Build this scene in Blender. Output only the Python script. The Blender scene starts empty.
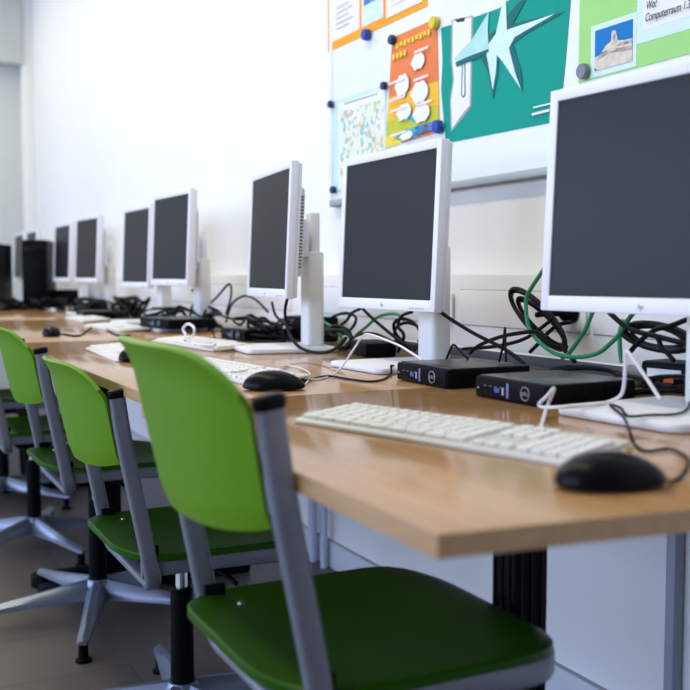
import bpy, bmesh, math, random
from mathutils import Vector, Matrix
R = math.radians
S = bpy.context.scene
COL = S.collection
random.seed(4)

# ------------------------------------------------------------------ camera
FPX, HZ = 990.0, 276.0
CAMZ = 0.94
PITCH = math.atan2(345 - HZ, FPX)
YAW = R(26.6)                                   # turn of the view away from the wall's direction
FWD = Vector((-math.cos(YAW), math.sin(YAW), 0))
RGT = Vector((math.sin(YAW), math.cos(YAW), 0))
cd = bpy.data.cameras.new('camera')
cam = bpy.data.objects.new('camera', cd); COL.objects.link(cam)
cd.sensor_width = 36; cd.lens = FPX / 690 * 36
cd.clip_start = 0.02
look = (FWD * math.cos(PITCH) + Vector((0, 0, -math.sin(PITCH)))).normalized()
cam.location = (0, 0, CAMZ)
cam.rotation_euler = look.to_track_quat('-Z', 'Y').to_euler()
cd.dof.use_dof = True
cd.dof.focus_distance = 1.95
cd.dof.aperture_fstop = 4.2
S.camera = cam

# ------------------------------------------------------------------ light
S.view_settings.view_transform = 'Standard'
S.view_settings.look = 'None'
S.view_settings.gamma = 1
S.view_settings.use_curve_mapping = False
S.view_settings.exposure = 0.0
w = bpy.data.worlds.new('sky'); S.world = w; w.use_nodes = True
w.node_tree.nodes['Background'].inputs[0].default_value = (.55, .7, 1, 1)
w.node_tree.nodes['Background'].inputs[1].default_value = 1.0
WIN_X = [(-7.6, -5.6), (-5.2, -3.2), (-2.8, -0.8), (-0.4, 1.6)]     # windows in the wall opposite
def area(name, loc, rot, sx, sy, power, colr):
    l = bpy.data.lights.new(name, 'AREA'); l.shape = 'RECTANGLE'; l.size = sx; l.size_y = sy
    l.energy = power; l.color = colr
    o = bpy.data.objects.new(name, l); COL.objects.link(o); o.location = loc; o.rotation_euler = rot
    return o
for a, b in WIN_X:                                                   # daylight entering each window
    area('window_daylight', ((a + b) / 2, -3.97, 1.75), (R(90), 0, 0), b - a - .1, 1.7, 79, (.51, .625, .94))
for x in (-7.8, -6.0, -4.2, -2.5, -1.0):                                      # the room's ceiling lamps
    area('ceiling_light', (x, .10, 3.36), (0, 0, 0), 1.2, .3, 20, (1, .93, .63))

# ------------------------------------------------------------------ pixel rays -> points in the room
def ray(px, py):
    d = Vector(((px - 345), FPX, -(py - 345)))
    c, s = math.cos(PITCH), math.sin(PITCH)
    Y = d.y * c + d.z * s; Z = -d.y * s + d.z * c
    return RGT * d.x + FWD * Y + Vector((0, 0, Z))
def on_y(px, py, y):
    v = ray(px, py); return Vector((0, 0, CAMZ)) + v * (y / v.y)
def on_z(px, py, z):
    v = ray(px, py); return Vector((0, 0, CAMZ)) + v * ((z - CAMZ) / v.z)

# ------------------------------------------------------------------ materials
def mat(name, col, rough=.5, metal=0, spec=.5, var=.06, scale=20, bump=0, coat=0):
    m = bpy.data.materials.new(name); m.use_nodes = True
    n = m.node_tree; b = n.nodes['Principled BSDF']
    b.inputs['Roughness'].default_value = rough
    b.inputs['Metallic'].default_value = metal
    b.inputs['Specular IOR Level'].default_value = spec
    b.inputs['Coat Weight'].default_value = coat
    tc = n.nodes.new('ShaderNodeTexCoord'); no = n.nodes.new('ShaderNodeTexNoise')
    no.inputs['Scale'].default_value = scale; no.inputs['Detail'].default_value = 3
    n.links.new(tc.outputs['Object'], no.inputs['Vector'])
    r = n.nodes.new('ShaderNodeValToRGB')
    r.color_ramp.elements[0].color = tuple(c * (1 - var) for c in col) + (1,)
    r.color_ramp.elements[1].color = tuple(min(1, c * (1 + var)) for c in col) + (1,)
    r.color_ramp.elements[0].position = .3; r.color_ramp.elements[1].position = .7
    n.links.new(no.outputs['Fac'], r.inputs['Fac']); n.links.new(r.outputs['Color'], b.inputs['Base Color'])
    if bump:
        bp = n.nodes.new('ShaderNodeBump'); bp.inputs['Strength'].default_value = bump
        bp.inputs['Distance'].default_value = .001
        n.links.new(no.outputs['Fac'], bp.inputs['Height']); n.links.new(bp.outputs['Normal'], b.inputs['Normal'])
    return m
def wood(name, c0, c1, rough, along=(1.2, 22, 22)):
    m = bpy.data.materials.new(name); m.use_nodes = True
    n = m.node_tree; b = n.nodes['Principled BSDF']; b.inputs['Roughness'].default_value = rough
    b.inputs['Specular IOR Level'].default_value = .7
    tc = n.nodes.new('ShaderNodeTexCoord'); mp = n.nodes.new('ShaderNodeMapping'); no = n.nodes.new('ShaderNodeTexNoise')
    mp.inputs['Scale'].default_value = along; no.inputs['Scale'].default_value = 3; no.inputs['Detail'].default_value = 6
    no.inputs['Distortion'].default_value = .6
    n.links.new(tc.outputs['Object'], mp.inputs['Vector']); n.links.new(mp.outputs['Vector'], no.inputs['Vector'])
    r = n.nodes.new('ShaderNodeValToRGB'); r.color_ramp.elements[0].position = .32; r.color_ramp.elements[1].position = .68
    r.color_ramp.elements[0].color = c0 + (1,); r.color_ramp.elements[1].color = c1 + (1,)
    n.links.new(no.outputs['Fac'], r.inputs['Fac']); n.links.new(r.outputs['Color'], b.inputs['Base Color'])
    return m
def floor_mat():
    m = bpy.data.materials.new('vinyl_floor'); m.use_nodes = True
    n = m.node_tree; b = n.nodes['Principled BSDF']; b.inputs['Roughness'].default_value = .38
    tc = n.nodes.new('ShaderNodeTexCoord'); br = n.nodes.new('ShaderNodeTexBrick')
    br.inputs['Scale'].default_value = 1; br.inputs['Brick Width'].default_value = 1.2; br.inputs['Row Height'].default_value = .3
    br.inputs['Mortar Size'].default_value = .0025; br.inputs['Mortar Smooth'].default_value = .3
    br.inputs['Color1'].default_value = (.125, .102, .088, 1); br.inputs['Color2'].default_value = (.112, .092, .080, 1)
    br.inputs['Mortar'].default_value = (.06, .05, .045, 1)
    mp = n.nodes.new('ShaderNodeMapping'); mp.inputs['Rotation'].default_value = (0, 0, R(90))
    n.links.new(tc.outputs['Object'], mp.inputs['Vector']); n.links.new(mp.outputs['Vector'], br.inputs['Vector'])
    n.links.new(br.outputs['Color'], b.inputs['Base Color'])
    return m
M = dict(
    wall=mat('wall_paint', (.84, .84, .83), .9, var=.012, scale=2),
    farwall=mat('end_wall_paint', (.60, .62, .60), .9, var=.012, scale=2),
    nearwall=mat('near_wall_darkened', (.22, .20, .18), .9, var=.02),  # unseen wall, colour darkened to keep bounce light off the desk end
    ceil=mat('ceiling_paint', (.82, .82, .80), .9, var=.01),
    floor=floor_mat(),
    trunk=mat('trunking_plastic', (.82, .81, .79), .45, var=.01),
    base=mat('baseboard_paint', (.62, .64, .70), .5, var=.02),
    seam=mat('seam_grey', (.42, .42, .42), .7),
    beech=wood('beech_laminate', (.40, .205, .080), (.48, .27, .115), .13),
    edge=wood('beech_edge_band', (.45, .26, .11), (.52, .32, .15), .4, (2, 30, 30)),
    black=mat('black_powder_coat', (.005, .005, .008), .5, var=.15, spec=.08),
    bplast=mat('black_plastic', (.004, .004, .005), .45, var=.15, scale=60, spec=.06),
    bgloss=mat('black_gloss_plastic', (.003, .003, .004), .3, var=.1, spec=.12),
    brubber=mat('black_cable_rubber', (.004, .004, .005), .45, var=.1, spec=.12),
    pctop=mat('black_painted_steel', (.014, .015, .017), .28, var=.12, scale=90, spec=.4),
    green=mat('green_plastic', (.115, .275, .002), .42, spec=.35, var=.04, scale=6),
    shadegreen=mat('green_plastic_shaded', (.016, .078, .0003), .32, spec=.16, var=.05, scale=6),  # backrest's green plastic, with the shade under the desk put into the colour
    grey=mat('silver_powder_coat', (.21, .22, .26), .36, metal=.3, var=.05, scale=80),
    alu=mat('polished_aluminium', (.20, .23, .30), .36, metal=.6, var=.06),
    chrome=mat('chrome', (.8, .8, .82), .12, metal=1, var=.02),
    white=mat('white_monitor_plastic', (.80, .80, .84), .42, var=.01),
    warmwhite=mat('white_stand_plastic_warm_lit', (.82, .81, .77), .45, var=.01),  # white stand plastic; warm lamp light is tinted into the colour
    screen=mat('matt_lcd_screen', (.009, .010, .012), .40, var=.05, scale=3, spec=.24),
    vent=mat('vent_shadow_grey', (.16, .16, .17), .6),
    mark=mat('grey_print', (.35, .35, .38), .5),
    keyw=mat('white_key_plastic', (.76, .74, .70), .5, var=.02),
    kbody=mat('keyboard_body_plastic', (.64, .61, .56), .5, var=.02),
    gcable=mat('green_cable', (.008, .20, .065), .4, var=.08),
    wcable=mat('white_cable', (.75, .72, .74), .45, var=.03),
    bluelab=mat('blue_grey_label', (.14, .16, .34), .4),
    usb=mat('blue_usb', (.02, .10, .5), .4),
    silver=mat('silver_print', (.40, .40, .42), .35, metal=.4),
    tray=mat('dark_grey_tray', (.05, .055, .075), .5, var=.06),
    pipe=mat('white_pipe_paint', (.55, .60, .72), .5, var=.02),
    dpipe=mat('grey_pipe_paint', (.34, .37, .44), .5, var=.02),
    board=mat('whiteboard_enamel', (.80, .82, .81), .3, var=.01),
    alurail=mat('brushed_aluminium_rail', (.42, .47, .48), .35, metal=.3, var=.04),
    teal=mat('teal_print', (.004, .30, .225), .6, var=.02, spec=.12), dteal=mat('dark_teal_print', (.02, .14, .145), .6, spec=.12),
    mint=mat('mint_print', (.42, .70, .66), .6, spec=.12), pmint=mat('pale_mint_print', (.62, .82, .78), .6, spec=.12),
    paper=mat('white_paper', (.80, .80, .80), .7, var=.01, spec=.12), ink=mat('black_ink', (.04, .04, .05), .6, spec=.12),
    orange=mat('orange_card', (.88, .36, .025), .6, var=.02, spec=.12), pink=mat('pale_pink_paper', (.86, .72, .70), .6, spec=.12),
    greyink=mat('grey_ink', (.5, .5, .5), .6, spec=.12),
    bluep=mat('blue_photo_print', (.05, .22, .50), .5, var=.6, scale=30, spec=.12), pblue=mat('pale_blue_print', (.60, .75, .86), .5, var=.08, scale=30, spec=.12),
    lgreen=mat('light_green_card', (.35, .66, .22), .6, var=.02, spec=.12), iceblue=mat('ice_blue_paper', (.64, .79, .83), .6, var=.01, spec=.12),
    skyp=mat('photo_sky_blue', (.01, .18, .50), .5, var=.1, scale=5, spec=.12), sand=mat('photo_sand', (.66, .58, .48), .6, var=.12, scale=60, spec=.12),
    rock=mat('photo_rock', (.40, .33, .29), .6, var=.55, scale=90, spec=.12),
    red=mat('red_print', (.70, .13, .06), .6, spec=.12), rorange=mat('red_orange_print', (.78, .22, .075), .6, var=.04, spec=.12), gold=mat('golden_print', (.86, .50, .05), .6, var=.05, spec=.12),
    ygreen=mat('yellow_green_print', (.50, .52, .06), .6, var=.05, spec=.12), tealb=mat('turquoise_print', (.10, .45, .45), .6, spec=.12),
    yel=mat('yellow_print', (.88, .62, .06), .6, spec=.12),
    mapg=mat('map_pale_green', (.56, .76, .70), .6, var=.03, spec=.12), bmag=mat('blue_magnet', (.006, .05, .33), .3), dbmag=mat('dark_blue_magnet', (.006, .02, .10), .3),
    ymag=mat('yellow_magnet', (.70, .55, .02), .3), gmag=mat('grey_magnet', (.17, .19, .22), .35),
    glass=mat('window_frame_white', (.8, .8, .8), .4),
)
def dots_mat():
    m = bpy.data.materials.new('illustrated_map_print'); m.use_nodes = True
    n = m.node_tree; b = n.nodes['Principled BSDF']; b.inputs['Roughness'].default_value = .6
    tc = n.nodes.new('ShaderNodeTexCoord'); v = n.nodes.new('ShaderNodeTexVoronoi'); v.inputs['Scale'].default_value = 75
    n.links.new(tc.outputs['Object'], v.inputs['Vector'])
    r = n.nodes.new('ShaderNodeValToRGB'); r.color_ramp.interpolation = 'CONSTANT'
    cols = [(.70, .78, .72), (.75, .78, .72), (.25, .50, .60), (.76, .78, .74), (.65, .45, .30), (.70, .80, .74), (.30, .55, .35), (.78, .80, .76), (.72, .60, .22), (.74, .78, .74)]
    for i, c in enumerate(cols):
        e = r.color_ramp.elements[i] if i < 2 else r.color_ramp.elements.new(i / 10)
        e.position = i / 10; e.color = c + (1,)
    sp = n.nodes.new('ShaderNodeSeparateColor')
    n.links.new(v.outputs['Color'], sp.inputs[0]); n.links.new(sp.outputs[0], r.inputs['Fac'])
    n.links.new(r.outputs['Color'], b.inputs['Base Color'])
    return m
M['dots'] = dots_mat()

# ------------------------------------------------------------------ mesh builder
class MB:
    def __init__(s): s.v = []; s.f = []; s.m = []; s.sm = []; s.mats = []
    def mi(s, m):
        if m not in s.mats: s.mats.append(m)
        return s.mats.index(m)
    def add(s, vs, fs, m, smooth=False, T=None):
        k = len(s.v); i = s.mi(m)
        s.v += [tuple(T @ Vector(v)) if T else tuple(v) for v in vs]
        for f in fs: s.f.append([k + a for a in f]); s.m.append(i); s.sm.append(smooth)
        return s
    def box(s, c, size, m, bevel=0, T=None, seg=2):
        bm = bmesh.new(); bmesh.ops.create_cube(bm, size=1)
        for v in bm.verts: v.co = Vector((v.co.x * size[0] + c[0], v.co.y * size[1] + c[1], v.co.z * size[2] + c[2]))
        if bevel: bmesh.ops.bevel(bm, geom=bm.edges[:], offset=bevel, segments=seg, affect='EDGES', profile=.5)
        s.bm(bm, m, bevel > 0, T); return s
    def bm(s, bm, m, smooth=False, T=None):
        bm.verts.index_update()
        s.add([v.co.copy() for v in bm.verts], [[v.index for v in f.verts] for f in bm.faces], m, smooth, T); bm.free()
    def prism(s, pts, z0, z1, m, bevel=0, T=None, smooth=None, seg=2):    # outline in xy, extruded in z
        bm = bmesh.new()
        vs = [bm.verts.new((p[0], p[1], z0)) for p in pts]
        f = bm.faces.new(vs); f.normal_update()
        if f.normal.z > 0: f.normal_flip()
        r = bmesh.ops.extrude_face_region(bm, geom=[f])
        for e in r['geom']:
            if isinstance(e, bmesh.types.BMVert): e.co.z = z1
        bmesh.ops.recalc_face_normals(bm, faces=bm.faces[:])
        if bevel:
            es = [e for e in bm.edges if abs(e.verts[0].co.z - e.verts[1].co.z) < 1e-7]
            bmesh.ops.bevel(bm, geom=es, offset=bevel, segments=seg, affect='EDGES', profile=.5)
        s.bm(bm, m, bevel > 0 if smooth is None else smooth, T); return s
    def lathe(s, prof, m, n=24, T=None, smooth=True):     # (r, z) profile around z
        vs = []; fs = []
        for r, z in prof:
            for i in range(n): a = 2 * math.pi * i / n; vs.append((r * math.cos(a), r * math.sin(a), z))
        for j in range(len(prof) - 1):
            for i in range(n):
                fs.append([j * n + i, j * n + (i + 1) % n, (j + 1) * n + (i + 1) % n, (j + 1) * n + i])
        fs.append(list(range(n))[::-1]); fs.append([(len(prof) - 1) * n + i for i in range(n)])
        s.add(vs, fs, m, smooth, T); return s
    def sweep(s, pts, sec, m, up=None, closed=False, smooth=True, scale=None):   # section (list of 2d) swept along points
        P = [Vector(p) for p in pts]; n = len(P); k = len(sec); vs = []; fs = []
        prev = None
        for i in range(n):
            if closed: t = (P[(i + 1) % n] - P[i - 1]).normalized()
            else: t = (P[min(n - 1, i + 1)] - P[max(0, i - 1)]).normalized()
            if up is not None: a = Vector(up).cross(t).normalized()
            else:
                if prev is None:
                    h = Vector((0, 0, 1)) if abs(t.z) < .9 else Vector((1, 0, 0)); a = h.cross(t).normalized()
                else: a = (prev - t * prev.dot(t)).normalized()
            prev = a; b = t.cross(a)
            q = scale[i] if scale else 1
            for c in sec: vs.append(P[i] + a * c[0] * q + b * c[1] * q)
        for i in range(n if closed else n - 1):
            j = (i + 1) % n
            for c in range(k): fs.append([i * k + c, i * k + (c + 1) % k, j * k + (c + 1) % k, j * k + c])
        if not closed: fs.append(list(range(k))[::-1]); fs.append([(n - 1) * k + c for c in range(k)])
        s.add(vs, fs, m, smooth); return s
    def build(s, name, parent=None, loc=None, rot=None):
        me = bpy.data.meshes.new(name); me.from_pydata(s.v, [], s.f)
        for m in s.mats: me.materials.append(m)
        for p, i, q in zip(me.polygons, s.m, s.sm): p.material_index = i; p.use_smooth = q
        me.update()
        bm = bmesh.new(); bm.from_mesh(me); bmesh.ops.recalc_face_normals(bm, faces=bm.faces[:]); bm.to_mesh(me); bm.free()
        if any(s.sm):
            try: me.set_sharp_from_angle(angle=R(40))
            except Exception: pass
        o = bpy.data.objects.new(name, me); COL.objects.link(o)
        if parent: o.parent = parent
        if loc is not None: o.location = loc
        if rot is not None: o.rotation_euler = rot
        return o
def circ(r, n=10): return [(r * math.cos(2 * math.pi * i / n), r * math.sin(2 * math.pi * i / n)) for i in range(n)]
def rrect(w, h, r, n=5):
    p = []
    for cx, cy, a0 in ((w / 2 - r, h / 2 - r, 0), (-w / 2 + r, h / 2 - r, 90), (-w / 2 + r, -h / 2 + r, 180), (w / 2 - r, -h / 2 + r, 270)):
        for i in range(n + 1): a = R(a0 + 90 * i / n); p.append((cx + r * math.cos(a), cy + r * math.sin(a)))
    return p
def spline(pts, sub=8, closed=False):
    P = [Vector(p) for p in pts]; n = len(P); out = []
    g = (lambda i: P[i % n]) if closed else (lambda i: P[min(max(i, 0), n - 1)])
    for i in range(n if closed else n - 1):
        a, b, c, d = g(i - 1), g(i), g(i + 1), g(i + 2)
        for k in range(sub):
            t = k / sub
            out.append(.5 * ((2 * b) + (c - a) * t + (2 * a - 5 * b + 4 * c - d) * t * t + (3 * b - a - 3 * c + d) * t ** 3))
    if not closed: out.append(P[-1])
    return out
def thing(name, label, cat, loc=(0, 0, 0), rz=0, group=None):
    o = bpy.data.objects.new(name, None); COL.objects.link(o); o.empty_display_size = .05
    o.location = loc; o.rotation_euler = (0, 0, rz); return tag(o, label, cat, group)
def tag(o, label, cat, group=None):
    o['label'] = label; o['category'] = cat
    if group: o['group'] = group
    return o
def struct(o): o['kind'] = 'structure'; return o
def dup(root, loc, rz, label, group=None):
    r = root.copy(); COL.objects.link(r); r.location = loc; r.rotation_euler = (0, 0, rz); r['label'] = label
    if group: r['group'] = group
    for ch in list(root.children):
        c = ch.copy(); COL.objects.link(c); c.parent = r
        for g in list(ch.children):
            d = g.copy(); COL.objects.link(d); d.parent = c
    return r
def text_geo(txt, size, shear=0):
    cu = bpy.data.curves.new('t', 'FONT'); cu.body = txt; cu.size = size; cu.shear = shear; cu.extrude = .0002
    ob = bpy.data.objects.new('t', cu); COL.objects.link(ob)
    dg = bpy.context.evaluated_depsgraph_get(); dg.update()
    me = bpy.data.meshes.new_from_object(ob.evaluated_get(dg))
    r = ([v.co.copy() for v in me.vertices], [list(p.vertices) for p in me.polygons])
    bpy.data.objects.remove(ob); bpy.data.curves.remove(cu); bpy.data.meshes.remove(me)
    return r

# ------------------------------------------------------------------ room
WY = 1.42           # wall behind the desks
XF = -8.75          # end wall
XN, YN, H = 2.4, -4.0, 3.4
FL = -.03        # floor level
def room(name, c, size, m): return struct(MB().box(c, size, m).build(name))
room('floor', ((XF + XN) / 2, (WY + YN) / 2, FL - .05), (XN - XF + .4, WY - YN + .4, .1), M['floor'])
room('ceiling', ((XF + XN) / 2, (WY + YN) / 2, H + .05), (XN - XF + .4, WY - YN + .4, .1), M['ceil'])
room('wall_right', ((XF + XN) / 2, WY + .1, (H + FL) / 2), (XN - XF + .4, .2, H - FL), M['wall'])
room('wall_far', (XF - .1, (WY + YN) / 2, (H + FL) / 2), (.2, WY - YN, H - FL), M['farwall'])
room('wall_near', (XN + .1, (WY + YN) / 2, (H + FL) / 2), (.2, WY - YN, H - FL), M['nearwall'])
b = MB(); yc = YN - .1
b.box(((XF + XN) / 2, yc, .41), (XN - XF, .2, .88), M['wall']); b.box(((XF + XN) / 2, yc, (2.65 + H) / 2), (XN - XF, .2, H - 2.65), M['wall'])
xs = [XF] + [q for ab in WIN_X for q in ab] + [XN]
for i in range(0, len(xs), 2): b.box(((xs[i] + xs[i + 1]) / 2, yc, 1.75), (xs[i + 1] - xs[i], .2, 1.8), M['wall'])
struct(b.build('wall_left'))
for k, (x0, x1) in enumerate(WIN_X):
    b = MB(); xm = (x0 + x1) / 2
    for z in (.88, 2.62): b.box((xm, yc, z), (x1 - x0, .07, .06), M['glass'])
    for x in (x0 + .03, x1 - .03, xm): b.box((x, yc, 1.75), (.06, .07, 1.68), M['glass'])
    struct(b.build('window_%d' % (k + 1)))
struct(MB().box(((XF + XN) / 2, WY - .006, .014), (XN - XF, .012, .088), M['base'], .002).box(((XF + XN) / 2, WY - .006, .0595), (XN - XF, .014, .003), M['seam']).build('baseboard_right'))
# pilaster in the far corner and the boxed duct under the ceiling
struct(MB().box((XF + .075, WY - .0425, (H + FL) / 2), (.15, .085, H - FL), M['ceil'], .004).build('trim_1'))
struct(MB().box((XF + .09, -.065, 3.04), (.18, 2.8, .72), M['farwall'], .01).build('trim_2'))
# cable trunking on the wall: ledge profile with cover plates
b = MB()
ty0, ty1 = 1.365, WY
b.box(((XF + XN) / 2, (ty0 + ty1) / 2, .855), (XN - XF - .1, ty1 - ty0, .18), M['trunk'], .004)
b.box(((XF + XN) / 2, ty0 + .012, .735), (XN - XF - .1, .03, .06), M['trunk'], .003)
for pa, pb in ((461, 590), (595, 720), (310, 440)):
    xa, xb = on_y(pa, 300, ty0).x, on_y(pb, 300, ty0).x
    b.box(((xa + xb) / 2, ty0 - .001, .863), (xb - xa, .004, .084), M['trunk'], .0012); b.box(((xa + xb) / 2, ty0 + .0006, .863), (xb - xa + .005, .002, .089), M['seam'])
x = -8.6
while x < -2.9: b.box((x, ty0 - .001, .863), (.92, .004, .084), M['trunk'], .0012); b.box((x, ty0 + .0006, .863), (.925, .002, .089), M['seam']); x += 1.0
struct(b.build('trim_3'))

# ------------------------------------------------------------------ desks
DZ = .74; TH = .021
def desk(label, x0, x1, y0, y1, near_skew=0, legs=(), group='computer desks along the wall'):
    cx = (x0 + x1) / 2
    t = thing('desk', label, 'desk', (cx, (y0 + y1) / 2, 0), 0, group)
    hx, hy = (x1 - x0) / 2, (y1 - y0) / 2
    pts = [(-hx, -hy), (hx, -hy), (hx + near_skew, hy), (-hx, hy)]
    MB().prism(pts, DZ - TH + .0015, DZ, M['beech'], .0012).build('tabletop', t)
    eb = MB()
    for a, c in zip(pts, pts[1:] + pts[:1]):
        a, c = Vector(a), Vector(c); d = (c - a); mid = (a + c) / 2; ang = math.atan2(d.y, d.x)
        T = Matrix.Translation((mid.x, mid.y, DZ - TH / 2)) @ Matrix.Rotation(ang, 4, 'Z')
        eb.box((0, 0, 0), (d.length + .001, .0016, TH - .0015), M['edge'], 0, T)
    eb.build('edge_band', t)
    for lx, ly in legs:
        c = MB(); X, Y = lx - cx, ly - (y0 + y1) / 2
        c.box((X, Y, .345), (.055, .06, .65), M['black'], .004)
        for s in (-.018, 0, .018): c.box((X + s, Y - .0305, .36), (.004, .004, .6), M['bgloss'])
        for s in (-.018, 0, .018): c.box((X + .0280, Y + s, .36), (.004, .004, .6), M['bgloss'])
        L = c.build('leg', t)
        MB().box((X, Y + .15, DZ - TH - .02), (.05, .6, .034), M['black'], .004).build('bracket', L)
        MB().prism([(q[0] + X, q[1] + Y + .12) for q in rrect(.06, .68, .028)], -.03, .012, M['black'], .008).build('foot', L)
    return t
desk('beech desk nearest the camera with its bare corner and the large black mouse on it', -1.515, -.645, .404, 1.345, .10, [(-1.15, .86)])
desk('beech desk right behind the nearest one, recessed front edge, behind the second green chair', -3.085, -1.517, .446, 1.345, 0, [(-3.02, .70)])
desk('third beech desk from the camera, level with the pair of monitors in the middle distance', -4.685, -3.087, .446, 1.345, 0, [(-3.15, .70), (-4.62, .72)])
desk('fourth beech desk from the camera, under the small blurred pair of monitors', -6.285, -4.687, .446, 1.345, 0, [(-4.75, .72), (-6.22, .72)])
desk('farthest beech desk, carrying the black computer towers by the end wall', -8.1, -6.287, .446, 1.345, 0, [(-6.4, .72), (-8.0, .72)])

# ------------------------------------------------------------------ chairs
def make_chair(label):
    t = thing('swivel_chair', label, 'chair', group='green swivel chairs along the desks')
    # base hub at local origin, sitter faces +y; seat z .42
    ZS = .418
    # seat shell
    W, D = .390, .405; out = rrect(W, D, .105, 8)
    b = MB(); rings = []
    def sz(x, y):
        q = 0
        if y > .12: q -= 2.2 * (y - .12) ** 2
        if y < -.12: q += 1.6 * (-.12 - y) ** 2
        return ZS + q - .012 * math.cos(min(1, abs(x) / .2) * math.pi / 2) * math.cos(min(1, abs(y) / .2) * math.pi / 2)
    cy = .030; N = len(out); vs = []; fs = []
    lv = [1, .985, .93, .8, .6, .4, .2]
    for k in lv:
        for p in out: x, y = p[0] * k, p[1] * k; vs.append((x, y + cy, sz(x, y) + (.0 if k < .99 else -.003)))
    vs.append((0, cy, sz(0, 0)))
    for j in range(len(lv) - 1):
        for i in range(N): fs.append([j * N + i, j * N + (i + 1) % N, (j + 1) * N + (i + 1) % N, (j + 1) * N + i])
    j = len(lv) - 1
    for i in range(N): fs.append([j * N + i, j * N + (i + 1) % N, len(vs) - 1])
    o = len(vs)
    for v in list(vs): vs.append((v[0], v[1], v[2] - (.010 if v[2] else 0)))
    fs += [[q + o for q in f][::-1] for f in fs]
    for i in range(N): fs.append([i, (i + 1) % N, o + (i + 1) % N, o + i])
    b.add(vs, fs, M['shadegreen'], True)
    seat = b.build('seat', t)
    rv = MB()
    for x in (-.13, .13): rv.lathe([(.0001, .004), (.004, .003), (.006, 0)], M['chrome'], 10, Matrix.Translation((x, -.09, sz(x, -.12) - .0005)))
    rv.build('rivet', seat)
    # seat rail: flat loop under the seat's rim
    pts = spline([(-.170, -.13, ZS - .028), (-.181, .05, ZS - .027), (-.179, .14, ZS - .031), (-.158, .195, ZS - .036), (-.10, .223, ZS - .040), (.10, .223, ZS - .040), (.158, .195, ZS - .036), (.179, .14, ZS - .031), (.181, .05, ZS - .027), (.170, -.13, ZS - .028)], 8)
    MB().sweep(pts, rrect(.018, .034, .006, 3), M['grey'], up=(0, 0, 1)).build('seat_frame', t)
    # posts and lower crossbar: one bent flat tube
    xs = .184
    side = [(xs, -.175, .722), (xs, -.161, .63), (xs, -.130, .47), (xs, -.118, .405), (xs - .006, -.110, .368), (xs - .03, -.106, .352), (xs - .07, -.103, .348)]
    full = side + [(-q[0], q[1], q[2]) for q in side[::-1]]
    # flat oval section held wide along y: sweep with explicit frames
    sp = spline(full, 6); sec = rrect(.017, .031, .008, 4); vs = []; fs = []
    for i, p in enumerate(sp):
        tt = (sp[min(len(sp) - 1, i + 1)] - sp[max(0, i - 1)]).normalized()
        yv = (Vector((0, 1, 0)) - tt * tt.y).normalized(); xv = yv.cross(tt)
        for c in sec: vs.append(p + xv * c[0] + yv * c[1])
    k = len(sec)
    for i in range(len(sp) - 1):
        for c in range(k): fs.append([i * k + c, i * k + (c + 1) % k, (i + 1) * k + (c + 1) % k, (i + 1) * k + c])
    fs += [list(range(k)), [(len(sp) - 1) * k + c for c in range(k)]]
    fr = MB().add(vs, fs, M['grey'], True).build('back_frame', t)
    for s in (-1, 1):
        T = Matrix.Translation((s * xs, -.1745, .7225)) @ Matrix.Rotation(R(8), 4, 'X')
        MB().prism(rrect(.021, .036, .010, 4), -.004, .014, M['bgloss'], .006, T, seg=3).build('end_cap', t)
        T = Matrix.Translation((s * (xs - .012), -.122, .41))
        MB().box((0, .01, 0), (.008, .03, .045), M['bplast'], .002, T).build('bracket', fr)
    # backrest: shell curved round the sitter, rounded top corners
    b = MB(); nu, nv = 28, 16; vs = []; fs = []
    def back(u, v):
        # u -1..1 across, v 0..1 up
        hw = .168 + .021 * v
        if v > .8: hw -= .0
        x = u * hw
        top = .780 - .045 * abs(u) ** 6; bot = .580 + .014 * abs(u) ** 4
        z = bot + (top - bot) * v
        y = -.165 - .215 * (z - .565) - .049 * (1 - abs(u) ** 2.2) + .035 * max(0, .12 - v) - .25 * max(0, v - .8) ** 2 * 1.0
        return Vector((x, y, z))
    for j in range(nv + 1):
        for i in range(nu + 1): vs.append(back(-1 + 2 * i / nu, j / nv))
    n1 = len(vs); nrm = []
    for j in range(nv + 1):
        for i in range(nu + 1):
            u, v = -1 + 2 * i / nu, j / nv; e = .01
            du = back(min(1, u + e), v) - back(max(-1, u - e), v); dv = back(u, min(1, v + e)) - back(u, max(0, v - e))
            nrm.append(du.cross(dv).normalized())
    vs2 = [a - q * .007 for a, q in zip(vs, nrm)]
    allv = [a + Vector((0, 0, 0)) for a in vs] + vs2
    for j in range(nv):
        for i in range(nu):
            a = j * (nu + 1) + i; q = [a, a + 1, a + nu + 2, a + nu + 1]; fs.append(q); fs.append([n1 + z for z in q][::-1])
    ring = [i for i in range(nu + 1)] + [j * (nu + 1) + nu for j in range(1, nv + 1)] + [nv * (nu + 1) + i for i in range(nu - 1, -1, -1)] + [j * (nu + 1) for j in range(nv - 1, 0, -1)]
    for a, c in zip(ring, ring[1:] + ring[:1]): fs.append([a, c, n1 + c, n1 + a])
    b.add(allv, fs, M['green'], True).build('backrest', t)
    # mechanism, column
    m = MB(); m.box((0, .0, .385), (.16, .19, .030), M['bplast'], .008); m.prism(rrect(.10, .13, .03), .335, .375, M['bplast'], .008)
    mech = m.build('mechanism', t)
    MB().sweep(spline([(.05, .02, .350), (.12, .05, .345), (.17, .06, .335)], 5), circ(.005), M['bplast']).build('lever', mech)
    MB().lathe([(.013, .27), (.013, .345)], M['chrome'], 20).build('piston', t)
    MB().lathe([(.024, .07), (.025, .09), (.0235, .282), (.018, .288)], M['bplast'], 24).build('column', t)
    return t
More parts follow.
